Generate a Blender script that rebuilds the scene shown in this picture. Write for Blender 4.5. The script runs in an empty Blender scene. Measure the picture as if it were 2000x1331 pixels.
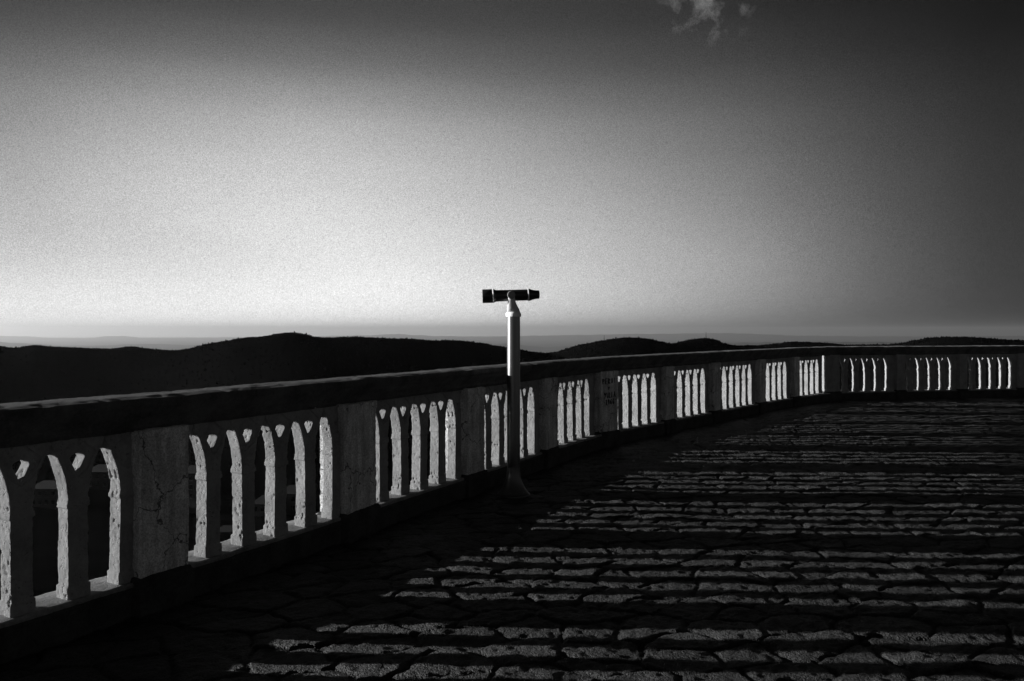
import bpy, bmesh, math, random
import numpy as np
from mathutils import Vector, Matrix, geometry
C = bpy.context.scene
R = math.radians
# ------------------------------------------------------------------ camera
cam = bpy.data.cameras.new('camera')
cam.sensor_width = 36.0
cam.lens = 27.8
cam.shift_y = -0.0102
cam.clip_start = 0.1
cam.clip_end = 200000
camo = bpy.data.objects.new('camera', cam)
C.collection.objects.link(camo)
camo.location = (0, 0, 1.5)
camo.rotation_euler = (R(90), 0, 0)
C.camera = camo
# ------------------------------------------------------------------ sun and sky
SUN_EL, SUN_AZ = 9.5, -87.0      # azimuth clockwise from +Y (to the sun)
ts = Vector((math.sin(R(SUN_AZ)) * math.cos(R(SUN_EL)), math.cos(R(SUN_AZ)) * math.cos(R(SUN_EL)), math.sin(R(SUN_EL))))
sl = bpy.data.lights.new('sun', 'SUN')
sl.energy = 5.0
sl.angle = R(0.5)
sl.color = (1, 1, 1)
so = bpy.data.objects.new('sun', sl)
C.collection.objects.link(so)
so.rotation_euler = (-ts).to_track_quat('-Z', 'Y').to_euler()

w = bpy.data.worlds.new('World')
C.world = w
w.use_nodes = True
nt = w.node_tree
NW, LK = nt.nodes, nt.links
bg = NW['Background']


def mth(op, a, b=None, tree=None, clamp=False):
    t = tree or nt
    n = t.nodes.new('ShaderNodeMath')
    n.operation = op
    n.use_clamp = clamp
    for i, v in enumerate((a, b)):
        if v is None:
            continue
        if isinstance(v, (int, float)):
            n.inputs[i].default_value = v
        else:
            t.links.new(v, n.inputs[i])
    return n.outputs[0]


def fcurve(val, pts, tree=None):
    t = tree or nt
    n = t.nodes.new('ShaderNodeFloatCurve')
    cm = n.mapping
    c = cm.curves[0]
    while len(c.points) > 2:
        c.points.remove(c.points[1])
    c.points[0].location = pts[0]
    c.points[1].location = pts[-1]
    for p in pts[1:-1]:
        c.points.new(*p)
    cm.update()
    t.links.new(val, n.inputs['Value'])
    return n.outputs[0]


tc = NW.new('ShaderNodeTexCoord')
sx = NW.new('ShaderNodeSeparateXYZ')
LK.new(tc.outputs['Generated'], sx.inputs[0])
zc = mth('MAXIMUM', sx.outputs[2], 0.003)
cx = NW.new('ShaderNodeCombineXYZ')
LK.new(sx.outputs[0], cx.inputs[0]); LK.new(sx.outputs[1], cx.inputs[1]); LK.new(zc, cx.inputs[2])
sky = NW.new('ShaderNodeTexSky')
sky.sky_type = 'NISHITA'
sky.sun_disc = False
sky.sun_elevation = R(SUN_EL)
sky.sun_rotation = R(SUN_AZ)
sky.altitude = 500
LK.new(cx.outputs[0], sky.inputs[0])
sep = NW.new('ShaderNodeSeparateColor')          # black and white film behind a red filter
LK.new(sky.outputs[0], sep.inputs[0])
red = mth('MINIMUM', sep.outputs[0], 9.0)
# sky brightness set by direction and height, with vignetting and unseen-side fill put in
az = mth('ARCTAN2', sx.outputs[0], sx.outputs[1])
WQ = (math.pi + .7) / math.pi      # finer steps of the curve in front
az01 = mth('ADD', mth('MULTIPLY', mth('DIVIDE', az, mth('ADD', mth('ABSOLUTE', az), .7)), .5 * WQ), 0.5)      # 0..1, 0.5 = +Y
el = mth('ARCSINE', zc)
el01 = mth('DIVIDE', el, math.pi / 2)


def azp(d):
    a = math.radians(d)
    return .5 + .5 * WQ * a / (abs(a) + .7)


SKY_AZ = [(0, .115), (azp(-110), .08), (azp(-75), .07), (azp(-55), .15), (azp(-40), .215), (azp(-33), .30), (azp(-27), .44), (azp(-20), .58), (azp(-14), .655),
          (azp(-8), .645), (azp(-4), .605), (azp(0), .545), (azp(4), .47), (azp(8), .385), (azp(16), .225), (azp(22), .125), (azp(28), .062), (azp(33), .034), (azp(45), .032), (azp(90), .085), (1, .115)]
SKY_EL = [(0, .86), (.007, .89), (.02, .95), (.04, 1.0), (.06, 1.03), (.10, 1.09), (.14, .98), (.18, .64), (.22, .32), (.26, .20), (.32, .20), (.5, .15), (1, .12)]
fa = fcurve(az01, SKY_AZ)
fe = fcurve(el01, SKY_EL)
shade = mth('MULTIPLY', mth('MULTIPLY', fa, fe), mth('MULTIPLY', red, 4.0))


def puff(a0, e0, sa, se, amp):      # a broad soft swelling of the glow
    u_ = mth('DIVIDE', mth('SUBTRACT', az, R(a0)), R(sa))
    v_ = mth('DIVIDE', mth('SUBTRACT', el01, e0), se)
    g_ = mth('ADD', mth('MULTIPLY', u_, u_), mth('MULTIPLY', v_, v_))
    return mth('MULTIPLY', mth('EXPONENT', mth('MULTIPLY', g_, -.5)), amp)


swell = mth('ADD', mth('ADD', puff(16, .055, 9, .04, .30), puff(-24, .04, 9, .035, -.38)), puff(-20, .185, 12, .035, .32))
shade = mth('MULTIPLY', shade, mth('EXPONENT', swell))
azn = mth('MAXIMUM', mth('MINIMUM', mth('DIVIDE', az, R(31.6)), 1.2), -1.2)
eln = mth('MAXIMUM', mth('MINIMUM', mth('DIVIDE', mth('SUBTRACT', el01, .12), .11), 1.2), -1.1)
shade = mth('MULTIPLY', shade, mth('EXPONENT', mth('MULTIPLY', mth('MULTIPLY', azn, eln), .42)))
# soft large-scale unevenness of thin high cloud
cn = NW.new('ShaderNodeTexNoise')
cn.inputs['Scale'].default_value = 2.2
cn.inputs['Detail'].default_value = 4
mp = NW.new('ShaderNodeMapping')
mp.inputs['Scale'].default_value = (1, 1, 3.0)
LK.new(tc.outputs['Generated'], mp.inputs[0]); LK.new(mp.outputs[0], cn.inputs['Vector'])
soft = mth('ADD', mth('MULTIPLY', cn.outputs[0], 0.34), 0.83)
shade = mth('MULTIPLY', shade, soft)
# small torn cloud high up, right of centre
CD = Vector((0.246, 1.0, 0.432)).normalized()
vs = NW.new('ShaderNodeVectorMath'); vs.operation = 'DISTANCE'
LK.new(tc.outputs['Generated'], vs.inputs[0]); vs.inputs[1].default_value = CD
mask = mth('SUBTRACT', 1.0, mth('DIVIDE', vs.outputs['Value'], 0.070), clamp=True)
c2 = NW.new('ShaderNodeTexNoise')
c2.inputs['Scale'].default_value = 38
c2.inputs['Detail'].default_value = 7
c2.inputs['Roughness'].default_value = .58
c2.inputs['Distortion'].default_value = .2
LK.new(tc.outputs['Generated'], c2.inputs['Vector'])
wisp = mth('MULTIPLY', mth('SUBTRACT', mth('ADD', c2.outputs[0], mth('MULTIPLY', mask, .22)), 0.60), 4.0, clamp=True)
wisp = mth('MULTIPLY', mth('MULTIPLY', wisp, mth('MINIMUM', mth('MULTIPLY', mask, 2.5), 1.0)), 1.3)
# film grain put into the sky brightness as fine noise
wn = NW.new('ShaderNodeTexNoise')
wn.inputs['Scale'].default_value = 850
wn.inputs['Detail'].default_value = 1.0
LK.new(tc.outputs['Generated'], wn.inputs['Vector'])
fine = mth('ADD', mth('MULTIPLY', wn.outputs[0], 1.2), 0.40)
shade = mth('MULTIPLY', mth('ADD', shade, wisp), fine)
cc = NW.new('ShaderNodeCombineXYZ')
for i in range(3):
    LK.new(shade, cc.inputs[i])
LK.new(cc.outputs[0], bg.inputs[0])
bg.inputs[1].default_value = 0.05
C.view_settings.view_transform = 'Standard'
C.view_settings.look = 'None'
C.view_settings.exposure = 1.0
C.view_settings.gamma = 1.0
C.cycles.use_denoising = True
C.cycles.max_bounces = 6
C.cycles.volume_bounces = 0
C.cycles.sample_clamp_indirect = 4.0

# ------------------------------------------------------------------ helpers
rnd = random.Random(7)


def hash3(ix, iy, iz, seed):
    h = (ix * 374761393 + iy * 668265263 + iz * 2147483647 + seed * 974634777) & 0xffffffff
    h = ((h ^ (h >> 13)) * 1274126177) & 0xffffffff
    h = ((h ^ (h >> 16)) * 2246822519) & 0xffffffff
    return ((h ^ (h >> 15)) & 0xffffff) / float(0xffffff)


def vnoise(P, freq, seed=0):
    P = np.asarray(P, float) * freq
    i = np.floor(P).astype(np.int64)
    f = P - i
    f = f * f * (3 - 2 * f)
    r = 0
    for dx in (0, 1):
        for dy in (0, 1):
            for dz in (0, 1):
                wgt = (f[:, 0] if dx else 1 - f[:, 0]) * (f[:, 1] if dy else 1 - f[:, 1]) * (f[:, 2] if dz else 1 - f[:, 2])
                r = r + wgt * hash3(i[:, 0] + dx, i[:, 1] + dy, i[:, 2] + dz, seed)
    return r * 2 - 1


def fbm(P, freq, octs=3, seed=0, gain=.5):
    r, a = 0, 1
    for k in range(octs):
        r = r + a * vnoise(P, freq * 2 ** k, seed + 17 * k)
        a *= gain
    return r


def meta(o, label=None, cat=None, group=None, kind=None):
    if label: o['label'] = label
    if cat: o['category'] = cat
    if group: o['group'] = group
    if kind: o['kind'] = kind
    return o


def link(name, data, parent=None):
    o = bpy.data.objects.new(name, data)
    C.collection.objects.link(o)
    if parent: o.parent = parent
    return o


def mesh(name, V, F, mat, smooth=False):
    me = bpy.data.meshes.new(name)
    V = np.asarray(V, np.float32)
    F = np.asarray(F, np.int32)
    n = F.shape[1]
    me.vertices.add(len(V)); me.vertices.foreach_set('co', V.ravel())
    me.loops.add(F.size); me.loops.foreach_set('vertex_index', F.ravel())
    me.polygons.add(len(F))
    me.polygons.foreach_set('loop_start', np.arange(0, F.size, n, dtype=np.int32))
    me.polygons.foreach_set('loop_total', np.full(len(F), n, np.int32))
    if smooth:
        me.polygons.foreach_set('use_smooth', np.ones(len(F), bool))
    me.update(calc_edges=True)
    me.validate()
    if mat: me.materials.append(mat)
    return me


def grid_faces(nu, nv, wrap=False):
    i = np.arange(nu - 1)[:, None]
    j = np.arange(nv if wrap else nv - 1)[None, :]
    j2 = (j + 1) % nv
    a = i * nv + j; b = (i + 1) * nv + j; c = (i + 1) * nv + j2; d = i * nv + j2
    return np.stack([a, b, c, d], -1).reshape(-1, 4)


def bm_mesh(name, bm, mat, smooth=False):
    me = bpy.data.meshes.new(name)
    bm.to_mesh(me); bm.free()
    if mat: me.materials.append(mat)
    if smooth:
        for p in me.polygons: p.use_smooth = True
    return me


def box(bm, x0, x1, y0, y1, z0, z1):
    vs = [bm.verts.new(p) for p in ((x0, y0, z0), (x1, y0, z0), (x1, y1, z0), (x0, y1, z0), (x0, y0, z1), (x1, y0, z1), (x1, y1, z1), (x0, y1, z1))]
    for f in ((0, 3, 2, 1), (4, 5, 6, 7), (0, 1, 5, 4), (1, 2, 6, 5), (2, 3, 7, 6), (3, 0, 4, 7)):
        bm.faces.new([vs[i] for i in f])


# ------------------------------------------------------------------ materials
def new_mat(name):
    m = bpy.data.materials.new(name)
    m.use_nodes = True
    t = m.node_tree
    return m, t, t.nodes['Principled BSDF']


def gray_ramp(t, val, stops):
    n = t.nodes.new('ShaderNodeValToRGB')
    e = n.color_ramp.elements
    while len(e) < len(stops): e.new(.5)
    for k, (p, v) in enumerate(stops):
        e[k].position = p
        e[k].color = (v, v, v, 1)
    t.links.new(val, n.inputs[0])
    return n.outputs[0]


def noise(t, scale, detail=4, rough=.55, vec=None, dist=0):
    n = t.nodes.new('ShaderNodeTexNoise')
    n.inputs['Scale'].default_value = scale
    n.inputs['Detail'].default_value = detail
    n.inputs['Roughness'].default_value = rough
    n.inputs['Distortion'].default_value = dist
    if vec: t.links.new(vec, n.inputs['Vector'])
    return n.outputs[0]


def objcoord(t, world=True):
    if world:
        return t.nodes.new('ShaderNodeNewGeometry').outputs['Position']
    return t.nodes.new('ShaderNodeTexCoord').outputs['Object']


def stone_mat(name, lo, hi, pits=.8, bump=.6, pit_scale=55, rough=.95, grain=160, dist=.008, gw=.35):
    m, t, b = new_mat(name)
    v = objcoord(t)
    a = mth('ADD', mth('MULTIPLY', noise(t, 5.5, 6, .6, v), .62, t), mth('MULTIPLY', noise(t, 48, 4, .7, v), .38, t), t)
    col = gray_ramp(t, a, [(.36, lo), (.64, hi)])
    g = noise(t, grain, 3, .7, v)
    vo = t.nodes.new('ShaderNodeTexVoronoi')
    vo.inputs['Scale'].default_value = pit_scale
    t.links.new(v, vo.inputs['Vector'])
    sel = noise(t, 14, 3, .6, v)
    pit = mth('MULTIPLY', mth('SUBTRACT', .30, vo.outputs['Distance'], t, True), mth('MULTIPLY', mth('SUBTRACT', sel, .47, t, True), 12, t, True), t)
    hgt = mth('SUBTRACT', mth('MULTIPLY', g, gw, t), mth('MULTIPLY', pit, 3.0 * pits, t), t)
    bp = t.nodes.new('ShaderNodeBump')
    bp.inputs['Strength'].default_value = bump
    bp.inputs['Distance'].default_value = dist
    t.links.new(hgt, bp.inputs['Height'])
    t.links.new(bp.outputs[0], b.inputs['Normal'])
    t.links.new(col, b.inputs['Base Color'])
    b.inputs['Roughness'].default_value = rough
    b.inputs['Specular IOR Level'].default_value = .15
    b.inputs['Diffuse Roughness'].default_value = .6
    return m


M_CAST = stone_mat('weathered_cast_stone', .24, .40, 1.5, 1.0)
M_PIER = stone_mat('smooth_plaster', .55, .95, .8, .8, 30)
M_RAIL = stone_mat('dark_coping_stone', .06, .15, .6, .9, 40)  # dark stone, mottled at random
M_PLINTH_SHADE = stone_mat('shade_toned_plinth_stone', .03, .08, 1.0, 1.0, 45)  # shade on the plinth front put into a darker stone colour
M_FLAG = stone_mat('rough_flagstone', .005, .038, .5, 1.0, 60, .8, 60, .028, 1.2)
M_SILL_LIT = stone_mat('sun_toned_sill_stone', .14, .32, 1.0, 1.0, 45)  # sunlit ledge tone put into a paler stone colour
M_WALL = stone_mat('retaining_wall_stone', .12, .25, .5, .8, 20)
M_PAINT, _t, _b = new_mat('black_marker_paint')
_b.inputs['Base Color'].default_value = (.012, .012, .012, 1)
_b.inputs['Roughness'].default_value = .6


def pier_mat():
    # run-off streaks, patches and hairline cracks of old plaster
    t = M_PIER.node_tree
    b = t.nodes['Principled BSDF']
    col = b.inputs['Base Color'].links[0].from_socket
    p = objcoord(t)
    mp = t.nodes.new('ShaderNodeMapping')
    mp.inputs['Scale'].default_value = (1, 1, .12)
    t.links.new(p, mp.inputs[0])
    st = gray_ramp(t, noise(t, 16, 5, .65, mp.outputs[0]), [(.35, .62), (.6, 1.05)])
    bl = gray_ramp(t, noise(t, 90, 3, .8, p), [(.38, .6), (.58, 1.1)])
    vo = t.nodes.new('ShaderNodeTexVoronoi')
    vo.feature = 'DISTANCE_TO_EDGE'
    vo.inputs['Scale'].default_value = 2.3
    wob = t.nodes.new('ShaderNodeTexNoise'); wob.inputs['Scale'].default_value = 9; wob.inputs['Detail'].default_value = 4
    va = t.nodes.new('ShaderNodeVectorMath'); va.operation = 'MULTIPLY_ADD'
    t.links.new(p, wob.inputs['Vector']); t.links.new(wob.outputs['Color'], va.inputs[0]); va.inputs[1].default_value = (.22, .22, .22); t.links.new(p, va.inputs[2])
    t.links.new(va.outputs[0], vo.inputs['Vector'])
    cr = gray_ramp(t, vo.outputs['Distance'], [(.004, .25), (.012, 1.0)])
    for src in (st, bl, cr):
        m2 = t.nodes.new('ShaderNodeMix'); m2.data_type = 'RGBA'; m2.blend_type = 'MULTIPLY'; m2.inputs[0].default_value = 1
        t.links.new(col, m2.inputs[6]); t.links.new(src, m2.inputs[7]); col = m2.outputs[2]
    t.links.new(col, b.inputs['Base Color'])


pier_mat()


def flag_mat():
    t = M_FLAG.node_tree
    b = t.nodes['Principled BSDF']
    b.inputs['Specular IOR Level'].default_value = .35
    b.inputs['Roughness'].default_value = .62
    at = t.nodes.new('ShaderNodeAttribute')
    at.attribute_name = 'tone'
    col = b.inputs['Base Color'].links[0].from_socket
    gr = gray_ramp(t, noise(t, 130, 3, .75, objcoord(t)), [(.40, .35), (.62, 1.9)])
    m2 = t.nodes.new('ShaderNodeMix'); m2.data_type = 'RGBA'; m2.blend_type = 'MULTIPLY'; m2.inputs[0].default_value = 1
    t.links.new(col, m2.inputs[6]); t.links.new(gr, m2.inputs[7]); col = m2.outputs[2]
    mx = t.nodes.new('ShaderNodeMix'); mx.data_type = 'RGBA'; mx.blend_type = 'MULTIPLY'
    mx.inputs[0].default_value = 1
    t.links.new(col, mx.inputs[6]); t.links.new(at.outputs['Color'], mx.inputs[7])
    t.links.new(mx.outputs[2], b.inputs['Base Color'])


flag_mat()


def veg_mat(name, lo, hi, sc=.02):
    m, t, b = new_mat(name)
    v = objcoord(t)
    t.links.new(gray_ramp(t, noise(t, sc, 8, .65, v), [(.35, lo), (.65, hi)]), b.inputs['Base Color'])
    b.inputs['Roughness'].default_value = 1
    b.inputs['Specular IOR Level'].default_value = 0
    return m


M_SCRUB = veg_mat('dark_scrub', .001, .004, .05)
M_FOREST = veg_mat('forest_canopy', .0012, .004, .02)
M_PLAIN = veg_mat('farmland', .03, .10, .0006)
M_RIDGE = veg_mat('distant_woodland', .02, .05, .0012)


def metal_mat(name, c, rough, metallic=1.0, scratch=.06):
    m, t, b = new_mat(name)
    v = objcoord(t, False)
    b.inputs['Base Color'].default_value = (c, c, c, 1)
    b.inputs['Metallic'].default_value = metallic
    n = noise(t, 40, 5, .7, v)
    rr = mth('ADD', mth('MULTIPLY', n, scratch * 2, t), rough - scratch, t)
    t.links.new(rr, b.inputs['Roughness'])
    return m


M_STEEL = metal_mat('brushed_steel', .22, .30, 1.0, .05)
M_CASTM = metal_mat('cast_aluminium', .70, .55, .35)
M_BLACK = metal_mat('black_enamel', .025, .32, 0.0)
M_RING = metal_mat('polished_ring', .85, .45, .3)
M_LENS, _t, _b = new_mat('lens_glass')
_b.inputs['Base Color'].default_value = (.01, .01, .01, 1)
_b.inputs['Roughness'].default_value = .05

# ------------------------------------------------------------------ terrace paving
def build_paving():
    def axis(a0, a1, f0, f1, fine, coarse):
        return np.concatenate([np.arange(a0, f0, coarse), np.arange(f0, f1, fine), np.arange(f1, a1, coarse)])
    xs = axis(-9, 34, -2.6, 5.6, .014, .05)
    ys = axis(-12, 24, 2.9, 8.6, .012, .045)
    X, Y = np.meshgrid(xs, ys, indexing='ij')
    x = X.ravel(); y = Y.ravel()
    # keep the grid, clip the outside of the wall later
    P0 = np.stack([x, y, 0 * x], 1)
    wx = x + .06 * vnoise(P0, 2.3, 3) + .022 * vnoise(P0, 9, 23); wy = y + .06 * vnoise(P0, 2.3, 4) + .022 * vnoise(P0, 9, 24)
    ca, sa = math.cos(.22), math.sin(.22)
    ux = (wx * ca + wy * sa) / .37; uy = (-wx * sa + wy * ca) / .24
    ix = np.floor(ux).astype(np.int64); iy = np.floor(uy).astype(np.int64)
    F1 = np.full(x.shape, 9.); F2 = F1.copy()
    r1 = np.zeros(x.shape); r2 = r1.copy(); r3 = r1.copy(); dxm = r1.copy(); dym = r1.copy()
    for a in (-1, 0, 1):
        for b in (-1, 0, 1):
            jx = ix + a; jy = iy + b
            px = jx + .12 + .76 * hash3(jx, jy, 0 * jx, 1); py = jy + .12 + .76 * hash3(jx, jy, 0 * jx, 2)
            d = np.hypot(ux - px, uy - py)
            nw = d < F1
            F2 = np.where(nw, F1, np.minimum(F2, d))
            r1 = np.where(nw, hash3(jx, jy, 0 * jx, 5), r1)
            r2 = np.where(nw, hash3(jx, jy, 0 * jx, 6), r2)
            r3 = np.where(nw, hash3(jx, jy, 0 * jx, 7), r3)
            dxm = np.where(nw, ux - px, dxm); dym = np.where(nw, uy - py, dym)
            F1 = np.where(nw, d, F1)
    e = np.clip((F2 - F1) / .11, 0, 1)
    e = e * e * (3 - 2 * e)
    z = -.013 * (1 - e) + (r1 - .5) * .008 + dxm * (r2 - .5) * .022 + dym * (r3 - .5) * .018
    z += .0055 * fbm(P0, 7, 3, 11) * e + .0044 * fbm(P0, 28, 2, 12) - .002 * F1
    z += .006 * vnoise(P0, .45, 13) - .075
    V = np.stack([x, y, z], 1)
    F = grid_faces(len(xs), len(ys))
    # drop faces outside the wall line
    cxm = x[F[:, 0]]; cym = y[F[:, 0]]
    keep = np.ones(len(F), bool)
    inside = point_inside(cxm, cym)
    F = F[inside]
    used = np.unique(F)
    remap = np.full(len(V), -1, np.int64); remap[used] = np.arange(len(used))
    V = V[used]; F = remap[F]
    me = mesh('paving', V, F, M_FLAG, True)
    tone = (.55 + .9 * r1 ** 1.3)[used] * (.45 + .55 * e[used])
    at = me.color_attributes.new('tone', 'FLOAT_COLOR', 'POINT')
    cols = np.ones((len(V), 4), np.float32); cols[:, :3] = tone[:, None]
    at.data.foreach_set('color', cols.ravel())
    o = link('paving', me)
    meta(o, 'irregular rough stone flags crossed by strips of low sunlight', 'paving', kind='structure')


# ------------------------------------------------------------------ balustrade plan
PITCH = .2834
BAYS = [  # x, y of the third jamb, heading in degrees, openings
    (-2.419, 3.818, 29.8, 5), (-1.592, 5.315, 28.5, 5), (-.797, 6.887, 28.4, 5), (-.004, 8.391, 26.9, 5), (.761, 9.917, 27.1, 5),
    (1.825, 11.47, 37.7, 5), (2.888, 12.833, 38.5, 5), (3.954, 14.154, 38.9, 6), (5.219, 15.673, 40.6, 5), (6.337, 16.944, 43.3, 5),
    (8.002, 17.888, 77.4, 5), (9.661, 18.25, 78.7, 5), (11.308, 18.632, 76.6, 5)]


def uv(th):
    t = R(th)
    return np.array([math.sin(t), math.cos(t)]), np.array([-math.cos(t), math.sin(t)])


bays = []
for (x, y, th, n) in BAYS:
    u, nn = uv(th)
    bays.append([np.array([x, y]) - 2 * PITCH * u, th, n])
for k in range(2):                      # two more bays towards and past the camera's left
    o, th, n = bays[0]
    u, _ = uv(30.3)
    bays.insert(0, [o - u * (4 * PITCH + .585), 30.3, 5])
for k in range(3):                      # the run goes on past the right of the frame
    o, th, n = bays[-1]
    u, _ = uv(77)
    bays.append([o + u * (4 * PITCH + .575), 77, 5])
NB = len(bays)


def bp(b, u, n):
    o, th, cnt = bays[b]
    uu, nn = uv(th)
    return o + u * uu + n * nn


# piers: between bays; seen corner columns of the photo fix the known ones
piers = []
f_ = 1544.6
obs = {3: (275, 368), 4: (680, 735), 5: (913, 947), 6: (1066, 1088), 7: (1173.5, 1207), 8: (1302, 1317), 9: (1394, 1407), 10: (1484, 1496),
       11: (1552, 1562.5), 12: (1616, 1641), 13: (1752.5, 1768.5), 14: (1875, 1890)}


def hit(px, b, off):
    o, th, cnt = bays[b]
    uu, nn = uv(th)
    q = (px - 1000) / f_
    # (q*Z, Z) . nn = o.nn + off
    Z = (o @ nn + off) / (q * nn[0] + nn[1])
    return np.array([q * Z, Z])


for k in range(NB + 1):
    if k in obs:
        p = .07 if k < 7 else .09
        L = hit(obs[k][0], k - 1, -p); Rr = hit(obs[k][1], k, -p)
    else:
        if k == 0:
            L = bp(0, -.50, -.07); Rr = bp(0, -.17, -.07)
        elif k == NB:
            e = (bays[k - 1][2] - 1) * PITCH
            L = bp(k - 1, e + .14, -.07); Rr = bp(k - 1, e + .44, -.07)
        else:
            e = (bays[k - 1][2] - 1) * PITCH
            L = bp(k - 1, e + .125, -.07); Rr = bp(k, -.15, -.07)
    piers.append((L, Rr))
LINE = []
for L, Rr in piers:
    d = Rr - L; d /= np.linalg.norm(d)
    nn = np.array([-d[1], d[0]])
    LINE.append((L + Rr) / 2 + nn * .125)
LINE = np.array(LINE)


def point_inside(x, y):
    # right-hand / camera side of the polyline (offset 0.05 outward)
    ok = np.zeros(x.shape, bool)
    best = np.full(x.shape, 1e9)
    for k in range(len(LINE) - 1):
        a, b = LINE[k], LINE[k + 1]
        d = b - a; L2 = d @ d
        t = np.clip(((x - a[0]) * d[0] + (y - a[1]) * d[1]) / L2, 0 if k else -50, 1 if k < len(LINE) - 2 else 50)
        qx = a[0] + t * d[0]; qy = a[1] + t * d[1]
        ds = np.hypot(x - qx, y - qy)
        side = (x - a[0]) * d[1] - (y - a[1]) * d[0]
        nw = ds < best
        ok = np.where(nw, side > -.05, ok)
        best = np.minimum(best, ds)
    return ok


build_paving()

bal = bpy.data.objects.new('balustrade', None)
C.collection.objects.link(bal)
bal.location = (LINE[3][0], LINE[3][1], 0)
meta(bal, 'pale weathered stone balustrade of pointed arches around the terrace edge', 'balustrade')
OFF = Vector((LINE[3][0], LINE[3][1], 0))


def child(name, me, p=None, th=None):
    o = link(name, me, bal)
    if p is not None:
        t = R(th)
        o.matrix_local = Matrix(((math.sin(t), -math.cos(t), 0, p[0] - OFF.x), (math.cos(t), math.sin(t), 0, p[1] - OFF.y), (0, 0, 1, 0), (0, 0, 0, 1)))
    else:
        o.location = -OFF
    return o


# sweeps along the wall line ------------------------------------------------
def resample(prof, step):
    out = []
    for a, b in zip(prof, prof[1:]):
        a = np.array(a); b = np.array(b)
        n = max(1, int(math.ceil(np.linalg.norm(b - a) / step)))
        for k in range(n): out.append(a + (b - a) * k / n)
    out.append(np.array(prof[-1]))
    return np.array(out)


def frames():
    res = []
    for k in range(len(LINE)):
        a = LINE[k] - LINE[k - 1] if k else LINE[1] - LINE[0]
        b = LINE[k + 1] - LINE[k] if k < len(LINE) - 1 else LINE[-1] - LINE[-2]
        a = a / np.linalg.norm(a); b = b / np.linalg.norm(b)
        na = np.array([-a[1], a[0]]); nb = np.array([-b[1], b[0]])
        m = na + nb; m /= np.linalg.norm(m)
        res.append(m / (m @ na))
    return res


FR = frames()


def sweep(name, prof, step_p, amp, seed, mat, closed=True, chip=0):
    for k in range(len(LINE) - 1):
        st = .02 if k < 6 else .04
        P = resample(prof, step_p if k < 6 else step_p * 1.6)
        if closed: P = P[:-1]
        a, b = LINE[k], LINE[k + 1]
        L = np.linalg.norm(b - a)
        ns = int(L / st) + 2
        t = np.linspace(0, 1, ns)
        cen = a[None] + (b - a)[None] * t[:, None]
        fr = FR[k][None] * (1 - t[:, None]) + FR[k + 1][None] * t[:, None]
        # keep true width between mitres
        XY = cen[:, None, :] + fr[:, None, :] * P[None, :, 0:1]
        Z = np.broadcast_to(P[None, :, 1], XY.shape[:2])
        V = np.concatenate([XY, Z[..., None]], -1).reshape(-1, 3)
        n1 = fbm(V, 4.5, 4, seed); n2 = fbm(V, 30, 2, seed + 5)
        V[:, 2] += amp * (n1 + .5 * n2)
        sidew = np.repeat(fr, len(P), 0)
        V[:, :2] += sidew * (amp * (fbm(V, 6, 3, seed + 9) + .5 * n2))[:, None]
        if chip:
            joint = np.abs(((t * L) % .86) - .43) < .0001 + st * .55
            V[:, 2] -= np.repeat(joint, len(P)) * .006 * (V[:, 2] > 1.08)
            V[:, :2] -= (np.repeat(joint, len(P)) * np.sign(np.tile(P[:, 0], ns)) * .006)[:, None] * sidew
            c = np.clip(vnoise(V, 9, seed + 31) - .45, 0, 1) * chip
            V[:, 2] -= c * (V[:, 2] > 1.05)
        F = grid_faces(ns, len(P), closed)
        me = mesh(name, V, F[:, ::-1], mat, True)
        if closed:
            bm = bmesh.new(); bm.from_mesh(me)
            bm.verts.ensure_lookup_table()
            if k == 0: bm.faces.new([bm.verts[i] for i in range(len(P))])
            if k == len(LINE) - 2: bm.faces.new([bm.verts[(ns - 1) * len(P) + i] for i in range(len(P))][::-1])
            bm.to_mesh(me); bm.free()
        child(name, me)


RAIL = [(-.165, 1.122), (-.170, 1.105), (-.165, 1.078), (-.150, 1.068), (-.138, 1.045), (-.110, 1.018), (-.088, .995), (-.083, .975), (-.095, .968), (-.090, .958),
        (-.078, .955), (-.076, .938), (.076, .938), (.078, .955), (.095, .968), (.083, .985), (.120, 1.03), (.150, 1.068), (.165, 1.078), (.170, 1.105), (.160, 1.126),
        (.08, 1.134), (-.08, 1.134), (-.165, 1.122)]
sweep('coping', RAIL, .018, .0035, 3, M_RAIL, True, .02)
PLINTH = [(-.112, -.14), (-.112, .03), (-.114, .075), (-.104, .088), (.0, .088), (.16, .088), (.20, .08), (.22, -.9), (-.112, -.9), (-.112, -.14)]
sweep('plinth', PLINTH, .02, .004, 7, M_PLINTH_SHADE, True)
SILL_LIT = [(-.100, .088), (-.101, .102), (-.092, .111), (-.05, .113), (.08, .115), (.17, .106), (.175, .084), (.10, .082), (-.09, .082), (-.100, .088)]
sweep('sill', SILL_LIT, .015, .003, 8, M_SILL_LIT, True)  # thin slab added so the sunlit ledge is paler than the shaded plinth

# baluster units ------------------------------------------------------------
W_, T_ = .107, .090
HS, HT, HTOP = .60, .917, .952
BT = .866
RAD = (.088 ** 2 + (HT - HS) ** 2) / (2 * .088)


def arch(side, n=14, tip=None):     # list of (u,h) from springing to tip
    pts = []
    HT_ = tip or HT
    RAD = (.088 ** 2 + (HT_ - HS) ** 2) / (2 * .088)
    for k in range(n + 1):
        y = (HT_ - HS) * k / n
        o = RAD - math.sqrt(RAD * RAD - y * y)
        pts.append((-o, HS + y) if side < 0 else (W_ + o, HS + y))
    return pts


def cut(pts):
    return [p for p in pts if p[1] < BT - .002] + [(np.interp(BT, [q[1] for q in pts], [q[0] for q in pts]), BT)]


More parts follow.
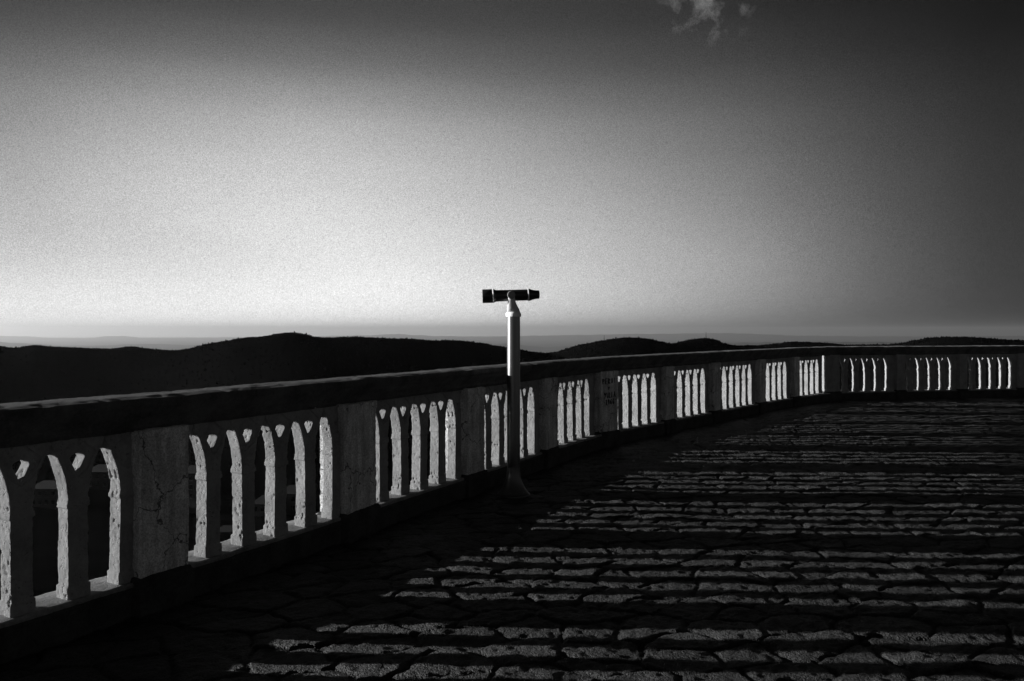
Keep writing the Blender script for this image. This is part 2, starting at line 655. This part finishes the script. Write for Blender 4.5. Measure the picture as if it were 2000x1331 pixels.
def kite(cx=W_ / 2):      # shallow lozenge panel between two arches
    low = []
    for k in range(9):
        h = .735 + (.868 - .735) * k / 8
        y = h - HS
        o = RAD - math.sqrt(RAD * RAD - y * y)
        low.append(((W_ / 2 + o - .021) * min(1, .04 + k / 2.4), h))
    return [(cx + a, h) for a, h in low] + [(cx, .940)] + [(cx - a, h) for a, h in reversed(low)]


def pierced(cx=W_ / 2):   # the small hole right through its lower half
    r_ = [(.004, .754), (.016, .782), (.030, .810), (.043, .836), (.036, .850), (.012, .860)]
    return [(cx + a, h) for a, h in r_] + [(cx - a, h) for a, h in reversed(r_)]


def extrude_poly(bm, outer, holes, n0, n1):
    loops = [outer] + holes
    vv = [[Vector((p[0], p[1], 0)) for p in lp] for lp in loops]
    tris = geometry.tessellate_polygon(vv)
    flat = [p for lp in loops for p in lp]
    A = [bm.verts.new((p[0], n0, p[1])) for p in flat]
    B = [bm.verts.new((p[0], n1, p[1])) for p in flat]
    for t in tris:
        try:
            bm.faces.new([A[i] for i in t]); bm.faces.new([B[i] for i in reversed(t)])
        except ValueError:
            pass
    s = 0
    for lp in loops:
        n = len(lp)
        for i in range(n):
            j = (i + 1) % n
            bm.faces.new([A[s + i], A[s + j], B[s + j], B[s + i]])
        s += n


def finish_unit(bm, voxel, seed, amp, mat):
    bmesh.ops.recalc_face_normals(bm, faces=bm.faces)
    me = bpy.data.meshes.new('tmp'); bm.to_mesh(me); bm.free()
    o = bpy.data.objects.new('tmp', me)
    C.collection.objects.link(o)
    md = o.modifiers.new('r', 'REMESH'); md.mode = 'VOXEL'; md.voxel_size = voxel
    dg = bpy.context.evaluated_depsgraph_get()
    ev = o.evaluated_get(dg)
    out = bpy.data.meshes.new_from_object(ev)
    bpy.data.objects.remove(o); bpy.data.meshes.remove(me)
    n = len(out.vertices)
    co = np.empty(n * 3, np.float32); out.vertices.foreach_get('co', co); co = co.reshape(-1, 3).astype(float)
    no = np.empty(n * 3, np.float32); out.vertices.foreach_get('normal', no); no = no.reshape(-1, 3)
    q = co + seed * 13.7
    d = amp * (.9 * fbm(q, 11, 3, seed) + .45 * vnoise(q, 60, seed + 2))
    pit = np.clip(vnoise(q * np.array([1, 1, .6]), 62, seed + 4) - .36, 0, 1) * np.clip(vnoise(q, 12, seed + 6) * 2 + .6, 0, 1)
    d -= pit * amp * 5.5
    # whole piece slightly bent and leaning
    co[:, 0] += .0035 * np.sin(co[:, 2] * (3 + seed % 3) + seed)
    co += no * d[:, None]
    out.vertices.foreach_set('co', co.astype(np.float32).ravel())
    out.materials.clear(); out.materials.append(mat)
    out.update()
    for p in out.polygons: p.use_smooth = True
    return out


def unit(kind, voxel, seed, amp=.0032):
    bm = bmesh.new()
    r = random.Random(seed)
    if kind == 'mid':
        outer = [(0, .15)] + arch(-1) + [(-.0885, HTOP), (.1955, HTOP)] + list(reversed(arch(1))) + [(W_, .15)]
        inner = [(0, .15)] + cut(arch(-1)) + [(-.0885, BT), (-.0885, HTOP), (.1955, HTOP), (.1955, BT)] + list(reversed(cut(arch(1)))) + [(W_, .15)]
        extrude_poly(bm, inner, [pierced()], .012, T_)
        extrude_poly(bm, outer, [kite()], 0, .017)
    elif kind == 'end':
        outer = [(0, .15)] + cut(arch(-1)) + [(-.0885, BT), (-.0885, HTOP), (.23, HTOP)] + [(.23, .15)]
        extrude_poly(bm, outer, [[(.053 + (x - .0535) * .3, .80 + (z - .80) * .35) for x, z in pierced()]], .012, T_)
        outer = [(0, .15)] + arch(-1) + [(-.0885, HTOP), (.1955, HTOP)] + list(reversed(arch(1))) + [(W_, .15)]
        extrude_poly(bm, outer, [kite()], 0, .017)
    elif kind == 'start':
        a = [(p[0] - PITCH, p[1]) for p in arch(1)]
        outer = [(-.176, .15)] + a + [(-.088, HTOP), (-.215, HTOP), (-.215, .15)]
        extrude_poly(bm, outer, [], 0, T_)
    if kind != 'start':
        x1 = W_ + .008 if kind == 'mid' else W_ + .1
        box(bm, -.008, x1, -.008, T_ + .008, .09, .178)
        box(bm, -.008, W_ + .008, -.007, T_ + .007, HS - .018, HS + .006)
        box(bm, -.004, W_ + .004, -.004, T_ + .004, HS + .004, HS + .02)
    else:
        box(bm, -.215, -.168, -.008, T_ + .008, .09, .178)
        box(bm, -.215, -.170, -.007, T_ + .007, HS - .018, HS + .006)
    return finish_unit(bm, voxel, seed, amp, M_CAST)


MID_N = [unit('mid', .0042, s) for s in (1, 2, 3, 4, 5)]
END_N = [unit('end', .0042, s) for s in (11, 12)]
STA_N = unit('start', .005, 21)
MID_F = [unit('mid', .0075, s, .0045) for s in (31, 32, 33, 34)]
END_F = [unit('end', .0075, s, .0045) for s in (41, 42)]
STA_F = unit('start', .0075, 51, .004)

cnt_b = 0
for b, (o, th, n) in enumerate(bays):
    near = 1 <= b <= 5
    uu, nn = uv(th)
    seq = (b * 3) % 5
    child('arch_springer', STA_N if near else STA_F, o, th)
    for k in range(n):
        if k == n - 1:
            me = (END_N if near else END_F)[b % 2]
        else:
            src = MID_N if near else MID_F
            me = src[(seq + k * 2 + (b * k) % 3) % len(src)]
        c = child('baluster', me, o + uu * PITCH * k, th + rnd.uniform(-.6, .6))
        cnt_b += 1

# piers -----------------------------------------------------------------------
def pier_mesh(width, depth, seed, fine, mat):
    bm = bmesh.new()
    h0, h1 = .06, .945

    def shell(x0, x1, y0, y1, z0, z1):
        box(bm, x0, x1, y0, y1, z0, z1)
    shell(0, width, 0, depth, h0, h1 - .03)
    shell(-.006, width + .006, -.006, depth + .006, h1 - .055, h1)
    me = finish_unit(bm, .006 if fine else .010, seed, .0038, mat)
    return me


GRAF = None
for k, (L, Rr) in enumerate(piers):
    d = Rr - L
    wd = float(np.linalg.norm(d))
    th = math.degrees(math.atan2(d[0], d[1]))
    me = pier_mesh(wd, .25, 60 + k, 2 <= k <= 7, M_PIER if k < 12 else M_CAST)
    p = child('pier', me, L, th)
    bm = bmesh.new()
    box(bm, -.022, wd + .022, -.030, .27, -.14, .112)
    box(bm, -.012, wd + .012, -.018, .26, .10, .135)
    child('pier_base', finish_unit(bm, .009, 90 + k, .004, M_PLINTH_SHADE), L, th)
    if k == 7:
        GRAF = (p, wd)
        p['label'] = 'pier with dark handwriting on its face'

# handwriting on the fifth visible pier
STK = {
 'P': [[(0, 0), (0, 1)], [(0, 1), (.45, .95), (.55, .75), (.4, .55), (0, .5)]],
 'E': [[(.5, 1), (0, 1), (0, 0), (.5, 0)], [(0, .5), (.4, .5)]],
 'R': [[(0, 0), (0, 1)], [(0, 1), (.45, .95), (.5, .72), (0, .5)], [(.1, .5), (.55, 0)]],
 'D': [[(0, 0), (0, 1), (.4, .85), (.52, .5), (.4, .12), (0, 0)]],
 'U': [[(0, 1), (.05, .15), (.25, 0), (.45, .15), (.5, 1)]],
 'Y': [[(0, 1), (.25, .5)], [(.55, 1), (.1, 0)]],
 'I': [[(.1, 0), (.1, 1)]],
 'L': [[(.05, 1), (0, 0), (.45, .02)]],
 'A': [[(0, 0), (.28, 1), (.5, 0)], [(.1, .38), (.42, .38)]],
 '1': [[(0, .75), (.2, 1), (.2, 0)]],
 '9': [[(.45, .7), (.25, 1), (.05, .75), (.2, .52), (.45, .7), (.3, 0)]],
 '6': [[(.42, 1), (.1, .5), (.08, .15), (.28, 0), (.45, .22), (.3, .45), (.1, .35)]],
 'X': [[(0, 1), (.4, 0)], [(.4, 1), (0, 0)]],
}


def graffiti(parent, wd):
    bm = bmesh.new()
    rr = random.Random(5)

    def line(txt, x0, z0, hgt, adv, thick):
        x = x0
        for ch in txt:
            for st in STK[ch]:
                pts = [Vector((x + a * hgt * .9 + rr.uniform(-.002, .002), 0, z0 + b * hgt + rr.uniform(-.003, .003))) for a, b in st]
                for a, b in zip(pts, pts[1:]):
                    dd = (b - a).normalized()
                    s = Vector((-dd.z, 0, dd.x)) * thick * rr.uniform(.4, .6)
                    q = [a - s - dd * thick * .3, b - s + dd * thick * .3, b + s + dd * thick * .3, a + s - dd * thick * .3]
                    fr = [bm.verts.new((v.x, -.0075, v.z)) for v in q]
                    bk = [bm.verts.new((v.x, .004, v.z)) for v in q]
                    bm.faces.new(fr)
                    for i in range(4):
                        bm.faces.new([fr[i], bk[i], bk[(i + 1) % 4], fr[(i + 1) % 4]])
            x += adv
            z0 += .0015
    line('PERUI', wd * .10, .775, .066, wd * .165, .0075)
    line('Y', wd * .43, .690, .040, .05, .006)
    line('YULIA', wd * .20, .585, .068, wd * .135, .009)
    line('1966', wd * .28, .495, .064, wd * .13, .009)
    me = bm_mesh('graffiti', bm, M_PAINT)
    link('graffiti', me, parent)


graffiti(*GRAF)


# ------------------------------------------------------------------ terrace edge wall below
def wall_below():
    P = np.array([(.205, .0), (.24, -1.5), (.35, -5.0)])
    V = []
    for k in range(len(LINE)):
        for a, z in P:
            q = LINE[k] + FR[k] * a
            V.append((q[0], q[1], z - .05))
    me = mesh('retaining_wall', np.array(V), grid_faces(len(LINE), 3)[:, ::-1], M_WALL)
    o = link('retaining_wall', me)
    sol = o.modifiers.new('s', 'SOLIDIFY'); sol.thickness = .3; sol.offset = -1
    meta(o, 'rough stone retaining wall dropping away under the balustrade', 'retaining wall')


wall_below()

# ------------------------------------------------------------------ telescope
TP = Vector((.0147, 7.52, -.075))
tel = bpy.data.objects.new('viewing_telescope', None)
C.collection.objects.link(tel)
tel.location = TP
tel.scale = (1.042, 1.042, 1.042)
meta(tel, 'steel pedestal telescope with black tube standing before the balustrade', 'telescope')


def lathe(name, prof, mat, parent, seg=64, axis='z', smooth=True, autos=None):
    V = []
    for r_, z_ in prof:
        for k in range(seg):
            a = 2 * math.pi * k / seg
            if axis == 'z': V.append((r_ * math.cos(a), r_ * math.sin(a), z_))
            else: V.append((z_, r_ * math.cos(a), r_ * math.sin(a)))
    F = grid_faces(len(prof), seg, True)
    if axis == 'z': F = F[:, ::-1]
    me = mesh(name, np.array(V), F, mat, smooth)
    bm = bmesh.new(); bm.from_mesh(me); bm.verts.ensure_lookup_table()
    n = len(prof)
    if prof[0][0] > 1e-4: bm.faces.new([bm.verts[i] for i in range(seg)])
    if prof[-1][0] > 1e-4: bm.faces.new([bm.verts[(n - 1) * seg + i] for i in range(seg)])
    bmesh.ops.recalc_face_normals(bm, faces=bm.faces)
    for e in bm.edges:
        if len(e.link_faces) == 2 and e.calc_face_angle(0) > .6: e.smooth = False
    bm.to_mesh(me); bm.free()
    return link(name, me, parent)


pr = [(.150, 0), (.152, .012), (.148, .022), (.138, .028)]
base = lathe('base_plate', pr, M_BLACK, tel)  # black here stands in for shade at the base
flare = [(.138, .028)]
for k in range(21):
    t = k / 20
    z = .03 + .24 * t
    flare.append((.060 + .078 * (1 - t) ** 2.6, z))
M_FOOT_SHADE = metal_mat('shade_toned_foot_metal', .12, .42, .6)  # darker than the pole, shade at the foot put into the colour
lathe('foot', flare, M_FOOT_SHADE, tel)
lathe('pole', [(.0590, .262), (.060, .268), (.060, .5), (.060, 1.0), (.060, 1.635)], M_STEEL, tel)
for k in range(6):
    a = k * math.pi / 3 + .3
    b_ = lathe('bolt', [(.011, 0), (.011, .010), (.007, .016)], M_STEEL, tel, 12)
    b_.location = (.118 * math.cos(a), .118 * math.sin(a), .027 + .006)
M_COLLAR = metal_mat('pale_collar_paint', .85, .45, 0.0)
lathe('collar', [(.060, 1.632), (.069, 1.634), (.070, 1.64), (.070, 1.664), (.066, 1.67), (.058, 1.675)], M_COLLAR, tel)


def loft(name, secs, mat, parent, seg=28, power=2.6):
    # secs: (cx, cy, z, rx, ry)
    V = []
    for cx_, cy_, z_, rx, ry in secs:
        for k in range(seg):
            a = 2 * math.pi * k / seg
            c, s = math.cos(a), math.sin(a)
            V.append((cx_ + rx * math.copysign(abs(c) ** (2 / power), c), cy_ + ry * math.copysign(abs(s) ** (2 / power), s), z_))
    me = mesh(name, np.array(V), grid_faces(len(secs), seg, True)[:, ::-1], mat, True)
    bm = bmesh.new(); bm.from_mesh(me); bm.verts.ensure_lookup_table()
    bm.faces.new([bm.verts[i] for i in range(seg)]); bm.faces.new([bm.verts[(len(secs) - 1) * seg + i] for i in range(seg)])
    bmesh.ops.recalc_face_normals(bm, faces=bm.faces)
    bm.to_mesh(me); bm.free()
    return link(name, me, parent)


M_WHITE = metal_mat('pale_cast_paint', .6, .6, 0.0)
# cast head: front and rear yoke arms rising from the collar
ZT = 1.828            # pivot height
loft('yoke_arm', [(-.006, -.020, 1.674, .054, .036), (-.011, -.046, 1.70, .047, .028), (-.015, -.068, 1.74, .040, .018), (-.018, -.081, 1.79, .032, .014),
                  (-.020, -.082, ZT + .004, .028, .013)], M_WHITE, tel, power=2.0)
loft('yoke_arm', [(.008, .020, 1.674, .048, .034), (.016, .036, 1.70, .038, .026), (.006, .056, 1.74, .026, .017), (-.012, .066, 1.79, .024, .012),
                  (-.020, .066, ZT + .004, .022, .011)], M_CASTM, tel)
loft('yoke_base', [(0, 0, 1.668, .060, .060), (.002, 0, 1.682, .057, .056), (.004, 0, 1.70, .046, .044), (.004, 0, 1.712, .028, .026)], M_CASTM, tel, power=2.0)
M_CAP = metal_mat('worn_cap', .22, .8, .0)
cap = lathe('pivot_cap', [(.035, 0), (.0365, -.004), (.0365, -.014), (.033, -.018), (.012, -.019)], M_CAP, tel, 40)
cap.rotation_euler = (R(-90), 0, 0)
cap.rotation_euler = (R(90), 0, 0)
cap.location = (-.020, -.092, ZT)
cap.scale = (1, 1, -1)
# tube: along x, objective to the left
tb = bpy.data.objects.new('tube', None)
TUBE = [(.052, -.150), (.0555, -.148), (.0555, -.128), (.053, -.122), (.052, -.10), (.050, 0), (.050, .10), (.051, .150)]


def tube_part(name, prof, mat):
    o = lathe(name, prof, mat, tel, 56, 'x')
    o.location = (-.020, 0, ZT)
    o.rotation_euler = (0, R(-1.9), R(3))
    return o


body = tube_part('tube_body', [(.054, -.165), (.0585, -.162), (.0585, -.148), (.054, -.144), (.0525, -.12), (.051, 0), (.0505, .152)], M_BLACK)
hood = tube_part('lens_hood', [(.044, -.262), (.0605, -.264), (.0625, -.258), (.0628, -.18), (.0605, -.172)], M_BLACK)
tube_part('ring', [(.0560, -.176), (.0630, -.174), (.0665, -.168), (.0630, -.161), (.056, -.160)], M_RING)
tube_part('ring', [(.0500, .149), (.0545, .150), (.0565, .155), (.0545, .161), (.0500, .162)], M_RING)
tube_part('eyepiece', [(.052, .158), (.0545, .160), (.0545, .170), (.050, .180), (.043, .205), (.0395, .225), (.0385, .252), (.030, .257)], M_BLACK)
tube_part('lens', [(.0455, -.258), (.040, -.261), (.02, -.264), (.001, -.2655)], M_LENS)
bpy.data.objects.remove(tb)

# ------------------------------------------------------------------ land beyond
SKYL = [(-900, 690), (-500, 684), (-200, 680), (0, 676), (30, 681), (60, 674), (100, 677), (125, 678), (180, 681), (215, 682), (245, 677), (262, 677), (290, 680), (310, 683), (340, 685), (370, 683),
        (400, 674), (430, 668), (480, 660), (520, 656), (560, 650), (590, 652), (620, 659), (645, 660), (680, 658), (720, 660), (790, 664), (850, 667), (900, 667),
        (940, 670), (980, 677), (1010, 682), (1050, 687), (1085, 689), (1100, 686), (1130, 675), (1160, 668), (1200, 661), (1240, 659.5), (1270, 663), (1300, 672),
        (1310, 675), (1330, 667), (1360, 662), (1385, 661), (1400, 664), (1412, 672), (1430, 676), (1480, 675), (1520, 671), (1545, 667), (1600, 669), (1650, 673),
        (1740, 672), (1780, 667), (1820, 661), (1870, 660), (1920, 663), (1960, 665), (2000, 666), (2200, 672), (2600, 668), (3100, 680)]
DIST = [(-900, 560), (300, 590), (380, 520), (560, 450), (900, 470), (1060, 600), (1100, 520), (1290, 540), (1330, 600), (1420, 640), (1500, 680), (1740, 650), (1800, 500), (2000, 500), (3100, 560)]


def interp(tab, x):
    a = np.array(tab, float)
    return np.interp(x, a[:, 0], a[:, 1])


def az_axis():
    a = np.concatenate([np.arange(-180, -42, 2.0), np.arange(-42, 42, .06), np.arange(42, 180.01, 2.0)])
    return a


def crest(azd):
    a = np.radians(np.clip(azd, -50, 50))
    px = 1000 + f_ * np.tan(a)
    px = np.clip(px, -900, 3100)
    D = interp(DIST, px) / 1.0
    Y = interp(SKYL, px)
    depth = D * np.cos(a)
    return D, 1.5 - (Y - 645.1) / f_ * depth


def land():
    A = az_axis()
    D, Zc = crest(A)
    a = np.radians(A)

    def blur(v, deg):
        g = np.arange(-180, 180, .06)
        q = np.interp(g, A, v)
        k = np.exp(-.5 * (np.arange(-3 * deg, 3 * deg + .01, .06) / deg) ** 2); k /= k.sum()
        q = np.convolve(np.pad(q, len(k) // 2, mode='edge'), k, 'valid')[:len(g)]
        return np.interp(A, g, q)
    D = blur(D, 1.5)
    Zs = blur(Zc, 2.5)
    Zc = blur(Zc, .22)
    rad_near = np.array([2, 6, 12, 18, 26, 34, 45, 60, 80, 110, 150, 190, 220, 250, 270, 280])
    rings = []
    for r_ in rad_near:
        z = np.interp(r_, [0, 24, 34, 60, 150, 230, 280], [-5.2, -5.2, -14, -24, -42, -54, -60]) + 0 * A
        rings.append((r_ + 0 * A, z, r_ > 20))
    nn_ = len(rings)
    # hills: from 440 up to the crest and behind it
    for t in np.linspace(.06, 1, 34):
        r_ = 280 + (D - 280) * t
        s = t * t * (3 - 2 * t)
        z = -60 + (Zs * (1 - t ** 3) + Zc * t ** 3 + 60) * (s ** .75)
        rings.append((r_, z, True))
    nc = len(rings)
    for t in np.linspace(.05, 1, 12):
        r_ = D + (3200 - D) * t
        z = Zc + (-759 - Zc) * (t * t * (3 - 2 * t))
        rings.append((r_, z, False))
    V = []
    for k, (r_, z, rough) in enumerate(rings):
        x = r_ * np.sin(a); y = r_ * np.cos(a)
        P = np.stack([x, y, 0 * x], 1)
        if rough:
            z = z + np.clip((r_ - 20) / 300, 0, 1) * .55 * (1.2 * fbm(P, .02, 2, 40) * (0 if k == nc - 1 else 1) + .55 * vnoise(P, .16, 43) + .35 * vnoise(P, .5, 44))
            # gullies on the flanks, nothing added above the crest line
            if nn_ < k < nc - 1:
                tt = (k - nn_) / (nc - nn_)
                z = z - 5 * (4 * tt * (1 - tt)) * np.clip(vnoise(P, .008, 46) + .3, 0, 1)
        V.append(np.stack([x, y, z], 1))
    V = np.array(V)
    na = len(A)

    def strip(k0, k1, name, mat, kind, lab, cat):
        sub = V[k0:k1].reshape(-1, 3)
        me = mesh(name, sub, grid_faces(k1 - k0, na)[:, ::-1], mat, True)
        o = link(name, me)
        meta(o, lab, cat, kind=kind)
        return o
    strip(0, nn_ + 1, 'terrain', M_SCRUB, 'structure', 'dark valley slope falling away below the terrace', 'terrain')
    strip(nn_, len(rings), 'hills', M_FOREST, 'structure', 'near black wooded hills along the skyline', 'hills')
    # plain
    rr_ = np.array([3200, 5000, 8000, 13000, 20000, 30000, 50000, 66000, 82000])
    A2 = np.arange(-180, 180.01, 2.0)
    a2 = np.radians(A2)
    V2 = np.array([np.stack([q * np.sin(a2), q * np.cos(a2), np.full(len(a2), -760.)], 1) for q in rr_]).reshape(-1, 3)
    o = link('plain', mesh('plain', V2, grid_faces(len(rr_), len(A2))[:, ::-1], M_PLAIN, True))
    meta(o, 'pale hazy lowland plain far beyond the hills', 'plain', kind='structure')
    return V, A, nn_, nc


LV, LA, LN, LC = land()

RID2 = [(-900, 670), (0, 668), (60, 672), (120, 676), (175, 676), (250, 673), (300, 672), (380, 675), (450, 680), (700, 680), (900, 680), (940, 676), (970, 673), (985, 671.5), (1005, 673), (1030, 676), (1070, 679.5),
        (1110, 677), (1150, 675), (1250, 672), (1400, 670), (1600, 668), (2000, 669), (3100, 668)]
RID3 = [(-900, 660), (0, 656), (60, 658), (130, 661), (170, 661), (205, 657), (240, 656.5), (262, 658), (285, 661), (400, 660), (600, 658), (740, 655), (780, 652.5), (810, 655), (850, 657), (950, 658), (1100, 655),
        (1250, 653), (1400, 651), (1450, 652), (1560, 656), (1700, 658), (1850, 657), (2000, 657), (3100, 659)]


def ridge(name, tab, D0, jit, seed, lab):
    A = np.arange(-52, 52, .05 if D0 < 15000 else .08)
    a = np.radians(A)
    px = np.clip(1000 + f_ * np.tan(a), -900, 3100)
    D = D0 * (1 + .06 * np.sin(a * 5 + seed))
    zc = 1.5 - (interp(tab, px) - 645.1) / f_ * D * np.cos(a)
    V = []
    for t, s in [(-1, 0), (-.7, .25), (-.45, .5), (-.25, .75), (-.1, .94), (0, 1), (.12, .92), (.4, .5), (1, 0)]:
        r_ = D * (1 + t * .16)
        x = r_ * np.sin(a); y = r_ * np.cos(a)
        z = -775 + (zc + 775) * s
        P = np.stack([x, y, 0 * x], 1)
        z = z + jit * fbm(P, 1 / (D0 * .012), 3, seed) * min(1, s * 1.5)
        V.append(np.stack([x, y, z], 1))
    V = np.array(V).reshape(-1, 3)
    o = link(name, mesh(name, V, grid_faces(9, len(A))[:, ::-1], M_RIDGE, True))
    meta(o, lab, 'hills', kind='structure')


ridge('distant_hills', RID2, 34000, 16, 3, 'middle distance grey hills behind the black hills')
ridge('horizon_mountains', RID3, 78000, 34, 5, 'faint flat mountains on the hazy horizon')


# forest canopy: small uneven tree crowns over the near hills, one mass
def forest():
    rg = np.random.default_rng(3)
    V, F = [], []
    nT = 26000
    # pick random azimuth/ring cells in view
    ai = rg.integers(0, len(LA), nT * 3)
    ai = ai[(LA[ai] > -40) & (LA[ai] < 40)][:nT]
    n = len(ai)
    t = rg.random(n) ** .55
    rk = LN + 4 + t * (LC - 1 - LN - 4)
    rk[: n // 4] = LC - 1 - rg.random(n // 4) * 1.2
    k0 = np.floor(rk).astype(int); fk = rk - k0
    P = LV[k0, ai] * (1 - fk[:, None]) + LV[np.minimum(k0 + 1, LC - 1), ai] * fk[:, None]
    P[:, :2] += rg.normal(0, 1.0, (n, 2))
    P[:, 2] -= .25
    h = rg.uniform(.3, .8, n) * np.where(rg.random(n) < .05, 1.7, 1); r_ = h * rg.uniform(.35, .6, n)
    seg = 5
    vs = []
    for j, (rr_, hh) in enumerate(((.7, -.5), (1.0, .25), (.6, .7))):
        for s in range(seg):
            a_ = 2 * math.pi * s / seg + rg.random(n)
            q = r_ * rr_ * rg.uniform(.75, 1.25, n)
            vs.append(np.stack([P[:, 0] + q * np.cos(a_), P[:, 1] + q * np.sin(a_), P[:, 2] + h * hh], 1))
    vs.append(P + np.stack([0 * h, 0 * h, h], 1))
    Vv = np.stack(vs, 1)
    m = Vv.shape[1]
    base_ = (np.arange(n) * m)[:, None]
    fs = []
    for l in range(2):
        for s in range(seg):
            s2 = (s + 1) % seg
            fs.append([l * seg + s, l * seg + s2, (l + 1) * seg + s2])
            fs.append([l * seg + s, (l + 1) * seg + s2, (l + 1) * seg + s])
    for s in range(seg):
        fs.append([2 * seg + s, 2 * seg + (s + 1) % seg, 3 * seg])
    Fv = (base_[:, :, None] + np.array(fs)[None]).reshape(-1, 3)
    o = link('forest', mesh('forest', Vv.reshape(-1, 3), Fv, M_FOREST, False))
    meta(o, 'dense dark forest covering the near hills', 'forest', kind='stuff')


forest()


# masts on two hills -------------------------------------------------------------
M_MAST = metal_mat('dark_galvanised', .06, .8, 0.0)


def mast(px, ytop, ybase, D, lab):
    a = math.atan((px - 1000) / f_)
    dep = D * math.cos(a)
    x = (px - 1000) / f_ * dep
    z0 = 1.5 - (ybase + 3 - 645.1) / f_ * dep; z1 = 1.5 - (ytop - 645.1) / f_ * dep
    e = bpy.data.objects.new('radio_mast', None)
    C.collection.objects.link(e); e.location = (x, dep, z0)
    meta(e, lab, 'mast', group='radio masts on the hills')
    h = z1 - z0
    bm = bmesh.new()
    n = 7
    for (sx_, sy_) in ((-1, -1), (1, -1), (1, 1), (-1, 1)):
        for k in range(n):
            w0 = .30 - .26 * k / n; w1 = .30 - .26 * (k + 1) / n
            a0 = Vector((sx_ * w0, sy_ * w0, h * k / n)); a1 = Vector((sx_ * w1, sy_ * w1, h * (k + 1) / n))
            nx = (-sy_, sx_) if True else 0
            b1 = Vector((-sy_ * w1, sx_ * w1, h * (k + 1) / n))
            for p, q in ((a0, a1), (a0, b1), (a1, b1)):
                dd = (q - p).normalized(); s = dd.orthogonal().normalized() * .035; s2 = dd.cross(s)
                A_ = [bm.verts.new(p + s * c + s2 * d) for c, d in ((1, 1), (-1, 1), (-1, -1), (1, -1))]
                B_ = [bm.verts.new(q + s * c + s2 * d) for c, d in ((1, 1), (-1, 1), (-1, -1), (1, -1))]
                for i in range(4): bm.faces.new([A_[i], A_[(i + 1) % 4], B_[(i + 1) % 4], B_[i]])
    link('lattice', bm_mesh('lattice', bm, M_MAST), e)
    bm = bmesh.new(); box(bm, -.09, .09, -.09, .09, h * .98, h * 1.25)
    link('antenna', bm_mesh('antenna', bm, M_MAST), e)


mast(1180, 658, 665, 530, 'thin radio mast on the left slope of the round hill')
mast(1379, 652, 661, 615, 'taller thin radio mast on top of the smaller hill')

# houses down in the valley -------------------------------------------------------
M_HWALL = stone_mat('rendered_house_wall', .07, .12, .1, .2, 3, .9, 8)
M_ROOF = stone_mat('roof_tiles', .012, .028, .1, .3, 3, .9, 8)
M_WIN, _t, _b = new_mat('dark_window_glass')
_b.inputs['Base Color'].default_value = (.01, .01, .01, 1); _b.inputs['Roughness'].default_value = .2


def house(px, ytop, D, wid, floors, cols, yaw, lab, dep=8.0):
    q = (px - 1000) / f_
    x = q * D
    z1 = 1.5 - (ytop - 645.1) / f_ * D
    hgt = floors * 2.9 + .4
    e = bpy.data.objects.new('house', None)
    C.collection.objects.link(e)
    e.location = (x, D, z1 - hgt); e.rotation_euler = (0, 0, R(yaw))
    meta(e, lab, 'house', group='houses down in the valley')
    bm = bmesh.new(); box(bm, -wid / 2, wid / 2, 0, dep, -6, hgt)
    link('wall', bm_mesh('wall', bm, M_HWALL), e)
    bm = bmesh.new()
    o_ = .5
    v = [bm.verts.new(p) for p in ((-wid / 2 - o_, -o_, hgt + .02), (wid / 2 + o_, -o_, hgt + .02), (wid / 2 + o_, dep + o_, hgt + .02), (-wid / 2 - o_, dep + o_, hgt + .02), (-wid / 2 + 2, dep / 2, hgt + 2), (wid / 2 - 2, dep / 2, hgt + 2))]
    for f in ((0, 3, 2, 1), (0, 1, 5, 4), (2, 3, 4, 5), (1, 2, 5), (3, 0, 4)): bm.faces.new([v[i] for i in f])
    rf = link('roof', bm_mesh('roof', bm, M_ROOF), e)
    bm = bmesh.new(); box(bm, wid * .15, wid * .15 + .7, dep * .45, dep * .45 + .6, hgt + 1.2, hgt + 2.9)
    link('chimney', bm_mesh('chimney', bm, M_HWALL), rf)
    for f in range(floors):
        for c in range(cols):
            cx_ = -wid / 2 + (c + .5) * wid / cols
            z0 = f * 2.9 + 1.0
            bm = bmesh.new(); box(bm, cx_ - .55, cx_ + .55, -.03, .05, z0, z0 + 1.4)
            wn_ = link('window', bm_mesh('window', bm, M_WIN), e)
            bm = bmesh.new(); box(bm, cx_ - .7, cx_ + .7, -.16, -.04, z0 - .12, z0)
            link('sill', bm_mesh('sill', bm, M_HWALL), wn_)
        if f:
            bm = bmesh.new(); box(bm, -wid / 2 - .02, wid / 2 + .02, -.08, -.002, f * 2.9 + .3, f * 2.9 + .45)
            link('string_course', bm_mesh('string_course', bm, M_HWALL), e)


house(372, 925, 262, 8, 3, 3, -4.5, 'tall pale house seen beside the second pier from the left')
house(572, 965, 250, 9, 3, 3, -4.0, 'pale house seen low between arches left of the telescope')
house(513, 985, 245, 7, 2, 3, -3.5, 'small low house seen between the middle arches of the second bay')
house(84, 955, 262, 9, 3, 4, -3.2, 'dim wide house seen through the leftmost arches')
house(190, 922, 285, 8, 2, 3, -3.2, 'distant dim house seen behind the second arch from the left')
house(438, 1048, 215, 8, 2, 3, -3.6, 'low roofed house nearest below the terrace wall')

# ------------------------------------------------------------------ haze
bm = bmesh.new(); box(bm, -122000, 122000, -122000, 122000, -790, 400)
hz = link('haze', bm_mesh('haze', bm, None))
m = bpy.data.materials.new('haze_air'); m.use_nodes = True
t = m.node_tree
t.nodes.remove(t.nodes['Principled BSDF'])
vol = t.nodes.new('ShaderNodeVolumePrincipled')
vol.inputs['Color'].default_value = (.88, .88, .88, 1)
vol.inputs['Density'].default_value = 2.0e-5
vol.inputs['Anisotropy'].default_value = .74
t.links.new(vol.outputs[0], t.nodes['Material Output'].inputs['Volume'])
hz.data.materials.append(m)
meta(hz, 'thin pale air thickening toward the horizon', 'haze', kind='stuff')
